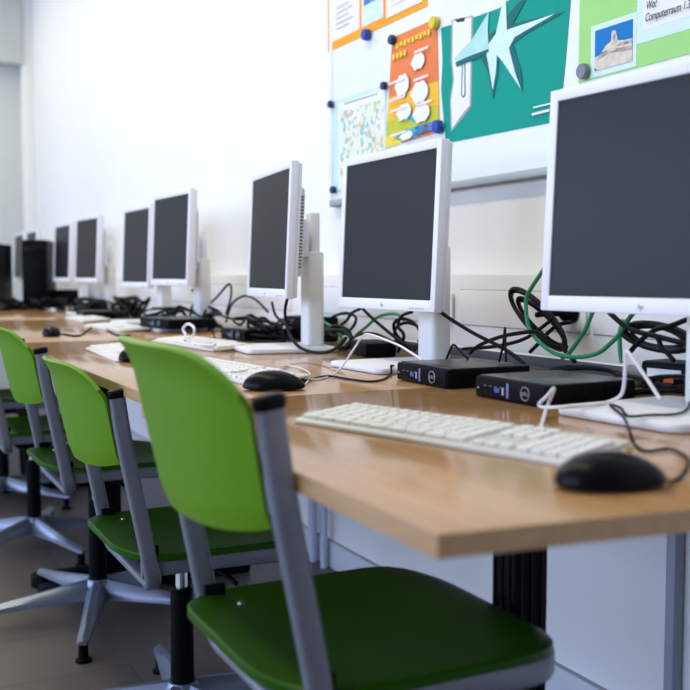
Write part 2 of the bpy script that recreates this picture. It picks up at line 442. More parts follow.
def make_base(t, rot, drop):
    # star base of five tapering legs; drop lowers it when the seat is set high
    MB().lathe([(.030, .060 - drop), (.040, .066 - drop), (.038, .100 - drop), (.030, .112 - drop)], M['alu'], 24).build('hub', t)
    if drop > 0: MB().lathe([(.024, .09 - drop), (.024, .09)], M['bplast'], 24).build('column_sleeve', t)
    for k in range(5):
        a = R(rot + 72 * k); T = Matrix.Rotation(a, 4, 'Z') @ Matrix.Translation((0, 0, -drop))
        st = [(.02, .058, .112, .030), (.08, .058, .104, .027), (.18, .056, .088, .022), (.27, .052, .074, .018), (.345, .050, .066, .016), (.358, .050, .060, .010)]
        vs = []; fs = []
        for x, z0, z1, hw in st:
            vs += [(x, -hw, z0), (x, -hw * .92, z0 + (z1 - z0) * .55), (x, -hw * .25, z1), (x, hw * .25, z1), (x, hw * .92, z0 + (z1 - z0) * .55), (x, hw, z0)]
        for j in range(len(st) - 1):
            for c in range(6): fs.append([j * 6 + c, j * 6 + (c + 1) % 6, (j + 1) * 6 + (c + 1) % 6, (j + 1) * 6 + c])
        fs += [list(range(6)), [(len(st) - 1) * 6 + c for c in range(6)]]
        L = MB().add(vs, fs, M['alu'], True, T).build('leg', t)
        T2 = T @ Matrix.Translation((.335, 0, 0))
        MB().lathe([(.020, .0005), (.021, .006), (.013, .012), (.012, .054)], M['bplast'], 16, T2).build('glide', L)
ch0 = make_chair('nearest green swivel chair, large and high, its seat tucked under the desk corner')
spots = [(-1.100, .549, 25, .086, None), (-1.99, .61, -44, -.004, 'green swivel chair second from the camera, between the large near chair and the cut-off one'),
         (-2.79, .61, -19, .022, 'green swivel chair third from the camera, star base in full view on the floor'),
         (-3.625, .57, 17, 0, 'green swivel chair fourth from the camera, only its seat edge and base in view'),
         (-4.42, .57, 40, .02, 'farthest visible swivel chair, just its column at the left edge of the picture')]
chairs = []
for i, (x, y, rot, dz, lab) in enumerate(spots):
    chairs.append(ch0 if i == 0 else dup(ch0, (x, y, dz), 0, lab))
for c, (x, y, rot, dz, lab) in zip(chairs, spots):
    c.location = (x, y, dz); c.rotation_euler.z = 0 if c is ch0 else 0; make_base(c, rot, dz - FL)

# ------------------------------------------------------------------ monitors
MG = 'white monitors along the desks'
def make_monitor(label, zb, sx=0):
    # local: origin on the desk under the stand column; screen faces -y at y = -.13; zb: height of the screen's lower edge over the desk
    t = thing('monitor', label, 'monitor', group=MG)
    sw, sh = .376, .301; bs, bt, bb = .0175, .018, .0235
    W, Hh = sw + 2 * bs, sh + bt + bb; tilt = Matrix.Translation((0, -.13, zb)) @ Matrix.Rotation(R(-2.6), 4, 'X')
    # housing = frame around the screen
    b = MB()
    zc = (sh + bt - bb) / 2
    for c, s in (((-(sw + bs) / 2, .010, zc), (bs, .020, Hh)), (((sw + bs) / 2, .010, zc), (bs, .020, Hh)),
                 ((0, .010, sh + bt / 2), (sw + .004, .020, bt)), ((0, .010, -bb / 2), (sw + .004, .020, bb))):
        b.box(c, s, M['white'], .0022, tilt)
    b.build('bezel', t)
    b = MB().prism([(q[0], q[1] + zc) for q in rrect(W - .006, Hh - .006, .006)], 0, .012, M['white'], .003, tilt @ Matrix.Translation((0, .030, 0)) @ Matrix.Rotation(R(90), 4, 'X'))
    b.prism([(q[0], q[1] + zc) for q in rrect(.30, .23, .02)], 0, .028, M['white'], .006, tilt @ Matrix.Translation((0, .057, 0)) @ Matrix.Rotation(R(90), 4, 'X'))
    hs = b.build('rear_housing', t)
    v = MB()
    for s in (-1, 1):
        for k in range(22): v.box((s * .1502, .045, zc - .09 + k * .0085), (.002, .016, .0042), M['vent'], 0, tilt)
    v.build('vent', hs)
    MB().box((0, .007, sh / 2), (sw, .008, sh), M['screen'], 0, tilt).build('screen', t)
    lg = MB(); ve, fa = text_geo('hp', .011, .2)
    lg.add(ve, fa, M['mark'], False, tilt @ Matrix.Translation((-.006, -.0006, -.016)) @ Matrix.Rotation(R(90), 4, 'X')).build('logo', t)
    bt_ = MB()
    for k in range(5): bt_.box((.115 + k * .012, -.0004, -.017), (.007, .0012, .0022), M['mark'], 0, tilt)
    bt_.build('buttons', t)
    # stand
    MB().prism([(q[0] + .008 + sx, q[1] - .085) for q in rrect(.225, .25, .022)], .0005, .013, M['white'], .004).build('base_plate', t)
    c = MB(); c.prism([(q[0] + .006 + sx, q[1]) for q in rrect(.068, .05, .012)], .012, .265, M['warmwhite'], .006)
    c.build('column', t)
    MB().prism([(q[0] + sx, q[1] + .004) for q in rrect(.050, .026, .006)], .26, .37, M['white'], .004).build('slide', t)
    MB().box((0, -.045, .30), (.11, .045, .10), M['white'], .006).build('hinge_block', t)
    return t
def wpt(p): return p.x, p.y
def mon_place(L, Rr=None, width=.376):
    # from the screen's left and right edges in the photo: top/bottom rows fix distance, since the screen is .301 m high
    def dep(x, t, b_):
        a = ray(x, t); c = ray(x, b_); a = a / Vector((a.x, a.y, 0)).length; c = c / Vector((c.x, c.y, 0)).length
        k = .301 / (a.z - c.z); return Vector((a.x * k, a.y * k, 0)), CAMZ + c.z * k
    p, z0 = dep(*L); q, z1 = dep(*Rr); return p, q, (z0 + z1) / 2
mons = [
    ('large white monitor at the right edge of the picture, cut off by the frame', (552, 101.5, 297), (690, 68, 297), -4.6, 0, 'L'),
    ('white monitor in sharp focus in the middle, under the orange poster', (343.5, 167.5, 297.5), (436, 145.5, 300), 1.5, .007, 'C'),
    ('white monitor turned sideways so its vents and stand column show, left of the sharp one', (252.7, 182.2, 288.2), (291.4, 166.4, 288.6), -7.2, .016, 'C'),
    ('nearer monitor of the middle-distance pair, above the black mini computer', (154, 200, 278.3), (185.8, 193.3, 280), 2.5, .008, 'C'),
    ('farther monitor of the middle-distance pair, narrower and turned a little more', (122.5, 213.3, 282.3), (144, 207.3, 281.7), 1, 0, 'C'),
    ('nearer monitor of the small blurred pair before the black tower', (75.2, 218.3, 275.7), (93, 217, 276.5), 4, 0, 'C'),
    ('farther monitor of the small blurred pair, its left side against the black tower', (54, 221.8, 272.2), (65.5, 220, 272.5), 2, 0, 'C'),
    ('second farthest white monitor, overlapping the last one near the left edge', (25, 226.2, 269.6), (33.5, 223, 269.6), 0, 0, 'C'),
    ('farthest white monitor, half hidden at the left edge between the black towers', (14.2, 228, 269.3), (18.8, 227, 269.3), 0, 0, 'C')]
for lab, L, Q, yaw, _, mode in mons:
    p, q, zb = mon_place(L, Q)
    a = R(yaw)      # clockwise seen from above turns the left edge away
    if mode == 'L': u = (q - p).normalized(); c = p + u * .186; ang = math.atan2(u.y, u.x)
    else:
        c = (p + q) / 2; ang = R(yaw)
    nb = Vector((-math.sin(ang), math.cos(ang), 0))
    t = make_monitor(lab, min(max(zb - DZ, .13), .19), .014 if mode == 'L' else 0)
    loc = c + nb * .13 - RGT * _
    loc.y = min(loc.y, 1.30)
    t.location = (loc.x, loc.y, DZ); t.rotation_euler = (0, 0, ang)

# ------------------------------------------------------------------ mini computers
def make_pc(label, loc, rz, wid=.182, dep=.178, logo=True):
    # front face looks along -y, width along x
    t = thing('mini_computer', label, 'computer', loc, rz, 'black mini computers on the desks')
    MB().box((0, 0, .0175), (wid, dep, .033), M['bplast'], .002).build('case', t)
    MB().box((0, .003, .0350), (wid - .003, dep - .008, .0022), M['pctop'], .0008).build('lid', t)
    f = MB(); y = -dep / 2 - .0012
    f.box((0, y + .0004, .0175), (wid - .006, .003, .028), M['bplast'], .001)
    fr = f.build('front_panel', t)
    d = MB(); d.box((-wid * .5 + .010, y - .0012, .016), (.004, .0012, .0025), M['silver'])
    d.build('power_light', fr)
    d = MB()
    for k in range(4): d.box((-.062 + k * .014, y - .0010, .021), (.007, .001, .0015), M['vent']); d.box((-.060 + k * .014, y - .0010, .012), (.010, .001, .004), M['bgloss'])
    d.build('audio_ports', fr)
    MB().box((-.030, y - .0014, .0155), (.013, .0016, .007), M['usb'], .0005).box((-.014, y - .0014, .0155), (.005, .0012, .012), M['mark']).build('usb_port', fr)
    MB().box((-.002, y - .0014, .0175), (.006, .0014, .024), M['bluelab'], .0005).build('strip', fr)
    lg = MB(); T = Matrix.Translation((.042, y - .0018, .0175)) @ Matrix.Rotation(R(90), 4, 'X')
    ring = [(.0105 * math.cos(2 * math.pi * i / 28), .0105 * math.sin(2 * math.pi * i / 28), 0) for i in range(28)]
    lg.sweep([T @ Vector(p) for p in ring], circ(.0007, 6), M['silver'], closed=True)
    ve, fa = text_geo('DELL', .0078); w_ = max(v.x for v in ve)
    lg.add(ve, fa, M['silver'], False, T @ Matrix.Translation((-w_ / 2, -.0027, .0)))
    lg.build('logo', fr)
    sv = MB()
    for k in range(16): sv.box((wid / 2 + .0002, -.07 + k * .009, .0175), (.0012, .004, .02), M['bplast'])
    sv.build('side_vent', t)
    return t
def pc_from(A, B, C, label):
    a, b_, c = on_z(*A, DZ), on_z(*B, DZ), on_z(*C, DZ)
    u = (b_ - a); u.z = 0; v = (c - b_); v.z = 0
    ang = (math.atan2(u.y, u.x) + math.atan2(v.y, v.x) - math.pi / 2) / 2
    U = Vector((math.cos(ang), math.sin(ang), 0)); V = Vector((-U.y, U.x, 0))
    ctr = b_ - U * .091 + V * .089 + RGT * .017
    return make_pc(label, (ctr.x, ctr.y, DZ + .0005), ang)
pc_from((477.5, 398.3), (535.5, 409.3), (633.3, 401.2), 'black mini computer beside the large right monitor, blue port on its front')
pc_from((398.3, 380.7), (437.8, 389.7), (528, 383.5), 'black mini computer in front of the sharp middle monitor stand')
make_pc('black mini computer behind the base of the sideways monitor, among cables', (-2.93, 1.16, DZ), R(4))
make_pc('long black mini computer under the middle-distance pair of monitors', (-3.47, 1.06, DZ + .014), R(8), .25, .18)
make_pc('blurred black mini computer beside the small pair of far monitors', (-4.72, 1.06, DZ), R(0))

# ------------------------------------------------------------------ keyboards
def make_keyboard(label, loc, rz):
    t = thing('keyboard', label, 'keyboard', loc, rz, 'white keyboards on the desks')
    T = Matrix.Rotation(R(4), 4, 'X')
    MB().prism(rrect(.442, .132, .010), .004, .0105, M['kbody'], .003, T).build('body', t)
    ks = MB(); rows = [(.058, 15, .0155), (.036, 15, .019), (.017, 14, .019), (-.002, 14, .019), (-.021, 13, .019), (-.040, 9, .019)]
    for y, n, h in rows:
        x = -.214; pitch = .285 / n
        for k in range(n):
            wd = pitch
            if n == 9 and k == 4: pass
            ks.box((x + wd / 2, y * .90 - .009, .0125), (wd - .003, h - .0045, .0065), M['keyw'], .0014, T, 1); x += wd
        for k in range(3):
            if n in (9,) or y > -.0: ks.box((.0905 + k * .019, y * .93 - .009, .0125), (.0160, h - .0045, .0065), M['keyw'], .0014, T, 1)
        for k in range(4):
            if y < .05: ks.box((.153 + k * .019, y * .93 - .009, .0125), (.0160, h - .0045, .0065), M['keyw'], .0014, T, 1)
    ks.build('keys', t)
    for x in (-.18, .18): MB().box((x, .060, .0045), (.03, .010, .008), M['bplast'], .001).build('rubber_foot', t)
    for x in (-.19, .19): MB().box((x, -.058, .0014), (.02, .008, .0028), M['bplast'], .0006).build('rubber_foot', t)
    return t
K1 = [on_z(*p, DZ + .017) for p in ((296, 415.5), (362, 401.6), (549, 455.6), (613.5, 434))]
kc = sum(K1, Vector()) / 4; ku = (K1[2] - K1[0]) + (K1[3] - K1[1])
kb1 = make_keyboard('large white keyboard in front, lying askew on the nearest desk', (kc.x - .004, kc.y + .010, DZ), math.atan2(ku.y, ku.x))
def kb(x, y, rz, lab): return dup(kb1, (x, y, DZ), R(rz), lab)
kb(-1.905, .690, 6, 'white keyboard just right of the nearest green backrest')
kb(-2.50, .625, -3, 'white keyboard with a black mouse at its corner, between the second and first chair')
kb(-2.72, .90, 6, 'white keyboard with a curled white cable, before the sideways monitor')
kb(-3.72, .90, 4, 'blurred white keyboard below the middle-distance monitors')
kb(-4.52, .96, -2, 'blurred white keyboard farther along, below the small pair of monitors')
kb(-6.50, .98, 5, 'very distant white keyboard in front of the black towers')

# ------------------------------------------------------------------ mice
def make_mouse(label, loc, rz):
    # nose towards +x
    t = thing('mouse', label, 'mouse', loc, rz, 'black computer mice')
    bm = bmesh.new(); bmesh.ops.create_uvsphere(bm, u_segments=32, v_segments=20, radius=1)
    for v in bm.verts:
        x, y, z = v.co
        wy = .031 * (1 - .30 * max(0, x) - .05 * max(0, -x))
        zz = max(0, z) * .029 * (1 - .30 * max(0, x) ** 1.3) if z > 0 else z * .006
        sx = math.copysign(abs(x) ** .8, x)
        v.co = Vector((sx * .055, math.copysign(abs(y) ** .85, y) * wy, zz + .006))
    b = MB(); b.bm(bm, M['bgloss'], True); body = b.build('shell', t)
    MB().lathe([(.0001, -.0035), (.008, -.0035), (.009, 0), (.008, .0035), (.0001, .0035)], M['bplast'], 18, Matrix.Translation((.022, 0, .0225)) @ Matrix.Rotation(R(90), 4, 'X')).build('wheel', t)
    return t
p = on_z(611, 489, DZ); MU = (on_z(664, 480, DZ) - on_z(558, 484, DZ)); ma = math.atan2(MU.y, MU.x)
mloc = (on_z(611, 488, DZ))
make_mouse('large blurred black mouse in front on the nearest desk corner', (mloc.x, mloc.y, DZ), ma)
m2 = make_mouse('black mouse peeking out behind the nearest green backrest', (-1.60, .662, DZ), R(66))
dup(m2, (-2.305, .600, DZ), R(140), 'black mouse at the corner of the keyboard between the first and second chair')
dup(m2, (-3.38, .60, DZ), R(170), 'blurred black mouse above the gap between the third and second chair')
dup(m2, (-6.0, .80, DZ), R(150), 'tiny distant black mouse at the far left of the desks')

# ------------------------------------------------------------------ black towers, adapters
def tower(label, loc, rz):
    t = thing('computer_tower', label, 'computer', loc, rz, 'black computer towers at the end')
    MB().box((0, 0, .21), (.15, .36, .42), M['black'], .006).build('case', t)
    f = MB().box((0, -.186, .21), (.146, .014, .41), M['bplast'], .004).build('front_panel', t)
    MB().box((0, -.194, .36), (.12, .004, .04), M['bgloss'], .001).build('drive_bay', f)
    MB().lathe([(.012, 0), (.012, .004)], M['bgloss'], 16, Matrix.Translation((.0, -.192, .28)) @ Matrix.Rotation(R(90), 4, 'X')).build('power_button', f)
    return t
a = on_y(52, 296, 1.1)
for px0, lab in ((42, 'black computer tower behind the small far monitors, the right-hand one'), (66, 'lower black tower lying beside the far monitors'), (3, 'black computer tower at the left edge of the picture')):
    pass
def at_depth(px, Z, z):
    v = ray(px, 276); k = Z / v.dot(FWD); return Vector((v.x * k, v.y * k, z))
p = at_depth(39.5, 6.22, DZ); tower('black computer tower between the two farthest pairs of monitors', (p.x, p.y, DZ), R(72))
p = at_depth(-6, 6.9, DZ); tower('black computer tower cut off by the left edge of the picture', (p.x, p.y, DZ), R(66))
p = at_depth(70, 6.22, DZ); t = thing('desktop_computer', 'low black desktop computer lying flat behind the small far monitors', 'computer', (p.x, p.y - .02, DZ), R(20))
MB().box((0, 0, .06), (.17, .14, .11), M['black'], .006).build('case', t); MB().box((0, -.074, .06), (.165, .01, .10), M['bplast'], .003).build('front_panel', t)

def adapter(label, loc, rz, sx=.13, sy=.06, sz=.034, lab=False):
    t = thing('power_adapter', label, 'adapter', loc, rz)
    MB().box((0, 0, sz / 2), (sx, sy, sz), M['bplast'], .006).build('housing', t)
    if lab:
        MB().box((0, -sy / 2 - .0003, sz * .62), (sx * .7, .001, sz * .28), M['paper']).box((.01, -sy / 2 - .0006, sz * .40), (.02, .001, sz * .15), M['red']).build('sticker', t)
    return t
adapter('flat black power adapter behind the left of the sharp middle monitor', (-2.20, 1.18, DZ), R(-12), .15, .08, .036)
adapter('black power adapter with white sticker at the right edge, behind the large monitor', tuple(at_depth(679, 1.72, DZ)), R(8), .10, .07, .052, True)
adapter('black power adapter on top of the cable heap behind the sideways monitor', (-2.80, 1.285, DZ), R(5), .20, .08, .075)

# dark cable tray on the back of the near desks, and the silver tube
b = MB(); b.box((-1.75, 1.352, DZ + .008), (1.3, .006, .03), M['tray'], .001); b.box((-1.75, 1.335, DZ + .0015), (1.3, .03, .003), M['tray'], .0008)
tag(b.build('cable_tray'), 'dark grey cable tray along the back edge of the near desk', 'tray')
o = MB().lathe([(.001, 0), (.017, .001), (.018, .004), (.018, .30), (.017, .303), (.001, .304)], M['grey'], 24).build('tube')
p = on_y(632, 371, 1.27); o.location = (p.x - .03, 1.29, DZ + .0185); o.rotation_euler = (R(90), 0, R(88))
tag(o, 'short silver tube lying behind the cables right of the mini computer', 'tube')
# pipes under the desks
struct(MB().sweep([(-3.02, WY - .03, FL), (-3.02, WY - .03, .70)], circ(.017, 14), M['pipe']).sweep([(-2.93, WY - .03, FL), (-2.93, WY - .03, .70)], circ(.012, 14), M['pipe']).build('trim_4'))
p = on_y(672, 600, WY - .02)
struct(MB().box((p.x, WY - .014, .335), (.024, .026, .73), M['dpipe'], .003).build('trim_5'))

# ------------------------------------------------------------------ sockets on the trunking
def socket(label, x):
    t = thing('wall_socket', label, 'socket', (x, ty0 - .004, .862), 0, 'sockets in the cable trunking')
    MB().prism(rrect(.075, .075, .008), 0, .006, M['trunk'], .002, Matrix.Rotation(R(90), 4, 'X')).build('plate', t)
    T = Matrix.Translation((0, -.006, 0)) @ Matrix.Rotation(R(90), 4, 'X')
    MB().lathe([(.021, -.0), (.021, .001), (.018, .0012)], M['vent'], 24, T).build('socket_well', t)
    return t
p = on_y(447, 305, ty0); socket('white wall socket just right of the sharp middle monitor', p.x)
p = on_y(577, 322, ty0); SX = p.x; socket('white wall socket with a black plug in it, below the large monitor', SX)
o = thing('power_plug', 'black power plug pushed into the trunking socket under the large monitor', 'plug', (SX, ty0 - .012, .862))
MB().lathe([(.018, 0), (.019, .012), (.017, .022), (.010, .030), (.008, .032)], M['bplast'], 20, Matrix.Rotation(R(90), 4, 'X')).build('plug_body', o)
MB().sweep([(0, -.03, 0), (-.02, -.05, 0), (-.05, -.055, -.004)], circ(.006, 8), M['bplast']).build('strain_relief', o)

# ------------------------------------------------------------------ cables
def cable(label, pts, m='brubber', r=.0032, name='cable', group=None, closed=False, smooth=7):
    P = [Vector((p[0], p[1], max(p[2], DZ + r))) for p in pts]
    o = MB().sweep(spline(P, smooth, closed), circ(r, 8), M[m], closed=closed).build(name)
    return tag(o, label, 'cable', group)
Y = lambda y, *pp: [on_y(a, b_, y) for a, b_ in pp]
def Zp(z, *pp): return [on_z(a, b_, z) for a, b_ in pp]
zk = DZ + .003
cable('green network cable looping out from behind the large monitor', Y(1.22, (548, 262), (541, 273.4), (529, 292), (526, 305), (530, 330), (549.6, 350.5), (571.6, 357), (596.4, 353.7), (612, 342), (620, 333), (628, 320), (640, 305)), 'gcable', .0042)
cable('straight green network cable slanting down left under the large monitor', Y(1.25, (597, 300), (591, 316), (584, 332), (569, 353), (562, 358)), 'gcable', .0042)
cable('short green network cable dropping behind the black bundle', Y(1.27, (624, 320), (620, 332), (620, 350), (622, 363)), 'gcable', .0042)
cable('green network cable lying flat behind the mini computer', [on_z(626, 386, zk), on_z(645, 385, zk), on_z(668, 384, zk), on_z(700, 382, zk)], 'gcable', .004)
# coil left of the big monitor
def coil(label, c, y, turns, rx, ry, tilt, m='brubber', r=.0034, tails=(), jit=.12, start=0):
    P = []; n = turns * 14
    for i in range(n + 1):
        a = start + 2 * math.pi * i / 14; k = i / n
        q = 1 + jit * math.sin(k * 17.3) ; x0 = rx * q * math.cos(a); y0 = ry * q * math.sin(a)
        px = c[0] + x0 * math.cos(tilt) - y0 * math.sin(tilt); py = c[1] + x0 * math.sin(tilt) + y0 * math.cos(tilt)
        P.append(on_y(px, py, y + .012 * math.sin(k * 23) - .01 * k))
    P += list(tails)
    return cable(label, P, m, r, 'coiled_cable', smooth=3)
coil('black power cable coiled into long loops left of the large monitor', (540, 320), 1.28, 3, 38, 12, R(47), tails=Y(1.26, (566, 352), (575, 362)), r=.0045, jit=.10)
coil('inner black cable coil wound beside the longer loops left of the large monitor', (544, 324), 1.30, 3, 32, 8, R(45), r=.0042, jit=.14)
cable('black cable of the wall plug running down into the coil', Y(1.29, (571, 322), (558, 325), (548, 333), (541, 341), (530, 352)), r=.0042)
coil('black cable bundle tied in flat loops under the right of the large monitor', (658, 337), 1.24, 4, 32, 11, R(12), r=.0042, jit=.18, tails=Y(1.22, (690, 330), (705, 325)))
cable('thick black monitor cable falling from the large monitor into the bundle', Y(1.18, (606, 308), (613, 316), (630, 329), (655, 336), (690, 345), (710, 352)), r=.0046)
cable('black cable arching right above the bundle by the large stand', Y(1.20, (700, 315), (686, 320), (670, 326), (655, 330), (640, 341), (630, 352)), r=.0045)
cable('black cable hanging from the bundle down to the adapter', Y(1.18, (658, 338), (662, 348), (668, 354), (674, 361)), r=.004)
coil('heap of black cable lying behind the near mini computer', (590, 374), 1.24, 3, 34, 7, R(2), r=.0042, tails=Y(1.2, (632, 377), (650, 382), (690, 392)), jit=.2)
cable('black cable running right along the desk behind the large base', [on_z(628, 394, zk), on_z(650, 392, zk), on_z(680, 390, zk), on_z(705, 388, zk)], r=.005)
coil('black cable loops lying between the adapter and the stand at the right edge', (668, 383), 1.15, 2, 24, 6, R(-4), r=.0035, jit=.2)
# cable from the middle monitor
cable('black monitor cable running from the middle monitor down to the back of the desk', Y(1.15, (436, 306), (442, 313), (455, 322), (475, 334), (497, 345), (512, 354), (524, 364)), r=.0042)
cable('black cable curving up from behind the middle mini computer', Y(1.20, (470, 353), (480, 345), (500, 337), (520, 333), (536, 332), (548, 338)), r=.0042)
cable('black cable making a long low arc across the trunking', Y(1.24, (463, 349), (490, 347), (512, 343), (528, 337), (545, 325), (553, 318)), r=.004)
cable('thin upright black cable loop behind the middle mini computer', Y(1.08, (499, 362), (503, 345), (505, 328), (505.5, 345), (506, 362)), r=.0022)
cable('thin black wire tent left of the upright loop, behind the computer', Y(1.08, (446, 360), (451, 348), (454, 345), (460, 351), (468, 359)), r=.0024)
# white cable of the keyboard
yv = on_z(541, 416, DZ).y
cable('white keyboard cable folded before the near mini computer and rising beside it', [on_z(541, 428, DZ + .012)] + Y(yv - .004, (546, 410), (554, 388.5), (548, 395), (539, 404.5), (545, 407.5), (565, 407)) + [on_z(588, 405.5, DZ + .017), on_z(606, 402.5, DZ + .0165)]
      + Y(.99, (619, 397), (623.5, 388), (625, 370), (625, 354), (628, 352), (636, 363), (649, 382), (660, 399)), 'wcable', .0026)
# mouse cable near
cable('black mouse cable winding over the large white base to the front mouse', [on_z(663, 481, DZ + .014), on_z(672, 481, zk), on_z(680, 477, zk), on_z(688, 464, zk), on_z(685, 456, zk), on_z(669, 449, zk), on_z(646, 451, zk), on_z(634, 443, zk), on_z(630, 432, DZ + .016), on_z(623, 416.4, DZ + .0165), on_z(610, 404.8, DZ + .0165), on_z(621, 408, DZ + .017), on_z(628, 416, DZ + .019), on_z(650, 415, DZ + .0165), on_z(676, 414, DZ + .0165), on_z(688, 408, DZ + .0165), on_z(692, 395, DZ + .0165)], r=.0019)
# second station
cable('thin black cable snaking across the desk from the half-hidden mouse', Zp(zk, (284, 389), (296, 383), (309, 379.6), (328, 376), (348, 379), (369.6, 381.5), (384, 379), (391, 373)) + [on_z(391, 366, DZ + .02), on_z(394, 366, DZ + .012), on_z(400, 368, DZ + .01)], r=.0022)
cable('white cable arching in front of the middle monitor base', [on_z(298, 379, zk), on_z(320, 379, zk), on_z(338, 371, DZ + .004)] + Y(.93, (354.5, 348), (362, 337), (370, 334.5), (396, 344), (410, 352), (422, 360)), 'wcable', .0021)
cable('thin pale cable of the half-hidden keyboard lying on the desk', Zp(zk, (270, 372), (285, 366), (300, 368), (310, 374), (306, 384)), 'wcable', .0015)
cable('black monitor cable drooping in a wide curve from the sideways monitor', Y(.985, (288, 296), (285, 312), (288, 330), (296, 344), (308, 351), (325, 352.5), (338, 347), (346, 338)), r=.0042)
for k, (lab, pts, m, y) in enumerate([
    ('black cable crossing behind the middle monitor from upper left', ((362, 308), (372, 318), (386, 330), (400, 341), (415, 350)), 'brubber', 1.2),
    ('black cable bowing low between adapter and middle stand', ((398, 352), (404, 336), (398, 326), (402, 316), (412, 312)), 'brubber', 1.22),
    ('green cable crossing left behind the middle monitor', ((353, 338), (366, 327), (380, 316), (396, 314), (404, 320)), 'gcable', 1.24),
    ('black cable bundle strand arching over the flat adapter', ((330, 332), (345, 322), (352, 313), (360, 309)), 'brubber', 1.22),
    ('black cable wavering low behind the adapter towards the stand', ((346, 345), (358, 335), (375, 334), (392, 341), (408, 346), (422, 345)), 'brubber', 1.25),
    ('black cable loop left of the flat adapter', ((330, 318), (345, 313), (356, 318), (350, 330), (335, 336), (325, 330)), 'brubber', 1.26),
    ('green cable low in the tangle between the two monitors', ((324, 322), (336, 330), (342, 340), (336, 345)), 'gcable', 1.25),
    ('black cable low in the tangle right of the sideways stand', ((322, 334), (334, 326), (348, 330), (352, 342), (344, 350)), 'brubber', 1.2),
    ('black cable rising left of the sideways monitor in a cross', ((192, 290), (204, 302), (216, 312), (228, 318), (244, 320)), 'brubber', 1.2),
    ('black cable forming the other stroke of the cross left of the sideways monitor', ((184, 322), (200, 312), (216, 298), (229, 284), (231, 296), (226, 314)), 'brubber', 1.22),
    ('black cable bow behind the sideways monitor computer', ((226, 322), (232, 304), (244, 296), (256, 300), (268, 312)), 'brubber', 1.26),
    ('black cable under the sideways monitor', ((272, 302), (275, 314), (282, 322), (292, 330)), 'brubber', 1.15),
    ('thin dark cable running down before the sideways monitor computer', ((212, 330), (216, 340), (214, 350)), 'brubber', 1.0)]):
    cable(lab, Y(y, *pts), m, .0042 if k != 12 else .002)
coil('heap of black cable on the desk between the sideways and middle monitors', (338, 338), 1.2, 3, 17, 9, R(10), r=.0045, jit=.25)
coil('dense black cable loops behind the right of the middle stand', (408, 334), 1.24, 2, 16, 11, R(35), r=.0042, jit=.2)
def tangle(label, px, Z, w_, d_, h_, n=34, r=.0042):
    c = at_depth(px, Z, DZ); P = []
    for i in range(n):
        a = random.uniform(0, 6.28); q = random.uniform(.3, 1)
        P.append((c.x + w_ * q * math.cos(a), min(1.33, c.y + d_ * q * math.sin(a)), DZ + r + h_ * random.random() ** 1.6))
    return cable(label, P, 'brubber', r, 'tangled_cable', smooth=5)
tangle('tangle of black cable behind the middle-distance pair of monitors', 202, 3.7, .22, .08, .09, 44)
tangle('tangle of black cable under the farther middle-distance monitor', 165, 4.0, .25, .08, .08, 44)
tangle('blurred tangle of black cable between the far monitor pairs', 128, 4.6, .28, .08, .10, 44, .006)
tangle('distant tangle of black cable at the foot of the small pair', 88, 5.2, .30, .09, .07, 50, .008)
tangle('distant tangle of black cable before the black towers', 48, 5.9, .30, .10, .06, 50, .009)
tangle('blurred tangle of black cable in front of the left-hand tower', 8, 6.0, .30, .12, .06, 50, .009)
tangle('tangle of black cable behind the sideways monitor', 262, 3.05, .2, .07, .08, 40)
cable('curled white cable standing up on the keyboard before the sideways monitor', Y(.86, (183, 344), (186, 336), (183, 329), (188, 324), (194, 328), (193, 336), (186, 338), (198, 344), (215, 345)), 'wcable', .004)
cable('black mouse cable running back from the mouse near the third chair', Zp(zk, (62, 334), (78, 336), (88, 330), (97, 323), (106, 329), (116, 335), (130, 336)), r=.0035)

# ------------------------------------------------------------------ whiteboard, posters, magnets
BY = WY - .018                # front of the board
def P2(px, py, y=BY):
    p = on_y(px, py, y); return (p.x, p.z)
bl = P2(331, 204); br = (-.4, bl[1])
zb = 1.178; zt = 2.45; x0 = bl[0]; x1 = -.35
t = thing('whiteboard', 'large white magnetic board on the wall holding the posters', 'board', (x0, WY, zb))
MB().box(((x1 - x0) / 2, -.010, (zt - zb) / 2), (x1 - x0, .016, zt - zb), M['board']).build('panel', t)
f = MB()
for xx in (0.004, x1 - x0): f.box((xx, -.011, (zt - zb) / 2), (.022, .021, zt - zb + .01), M['board'], .003)
f.box(((x1 - x0) / 2, -.011, zt - zb), (x1 - x0, .021, .022), M['alurail'], .003)
f.build('frame', t)
MB().box(((x1 - x0) / 2, -.013, -.004), (x1 - x0, .025, .020), M['alurail'], .004).box(((x1 - x0) / 2, -.013, -.0145), (x1 - x0, .022, .003), M['vent']).build('bottom_rail', t)

def sheet(name, label, layers, cat='poster', curl=0):
    # layers: (material, outline in photo pixels or world (x,z)); each printed layer 0.25 mm proud of the last
    b = MB(); ox, oz = None, None
    for i, (m, pts, *q) in enumerate(layers):
        w_ = pts if (q and q[0] == 'w') else [P2(*p) for p in pts]
        if ox is None: ox, oz = w_[0]
        y1 = -.0012 - .0003 * i if i else -.0012
        y0 = -.0002 if i == 0 else y1 + .00028
        T = Matrix(((1, 0, 0, 0), (0, 0, 1, 0), (0, 1, 0, 0), (0, 0, 0, 1)))
        b.prism([(x - ox, z - oz) for x, z in w_], y1, y0, m, 0, T, smooth=False)
    o = b.build(name, None, (ox, BY - .0003, oz))
    return tag(o, label, cat), (ox, oz), len(layers)
def quad(x0, y00, x1, y10, y11, y01): return [(x0, y00), (x1, y10), (x1, y11), (x0, y01)]
W = M
def lerpz(pa, pb): return pa, pb
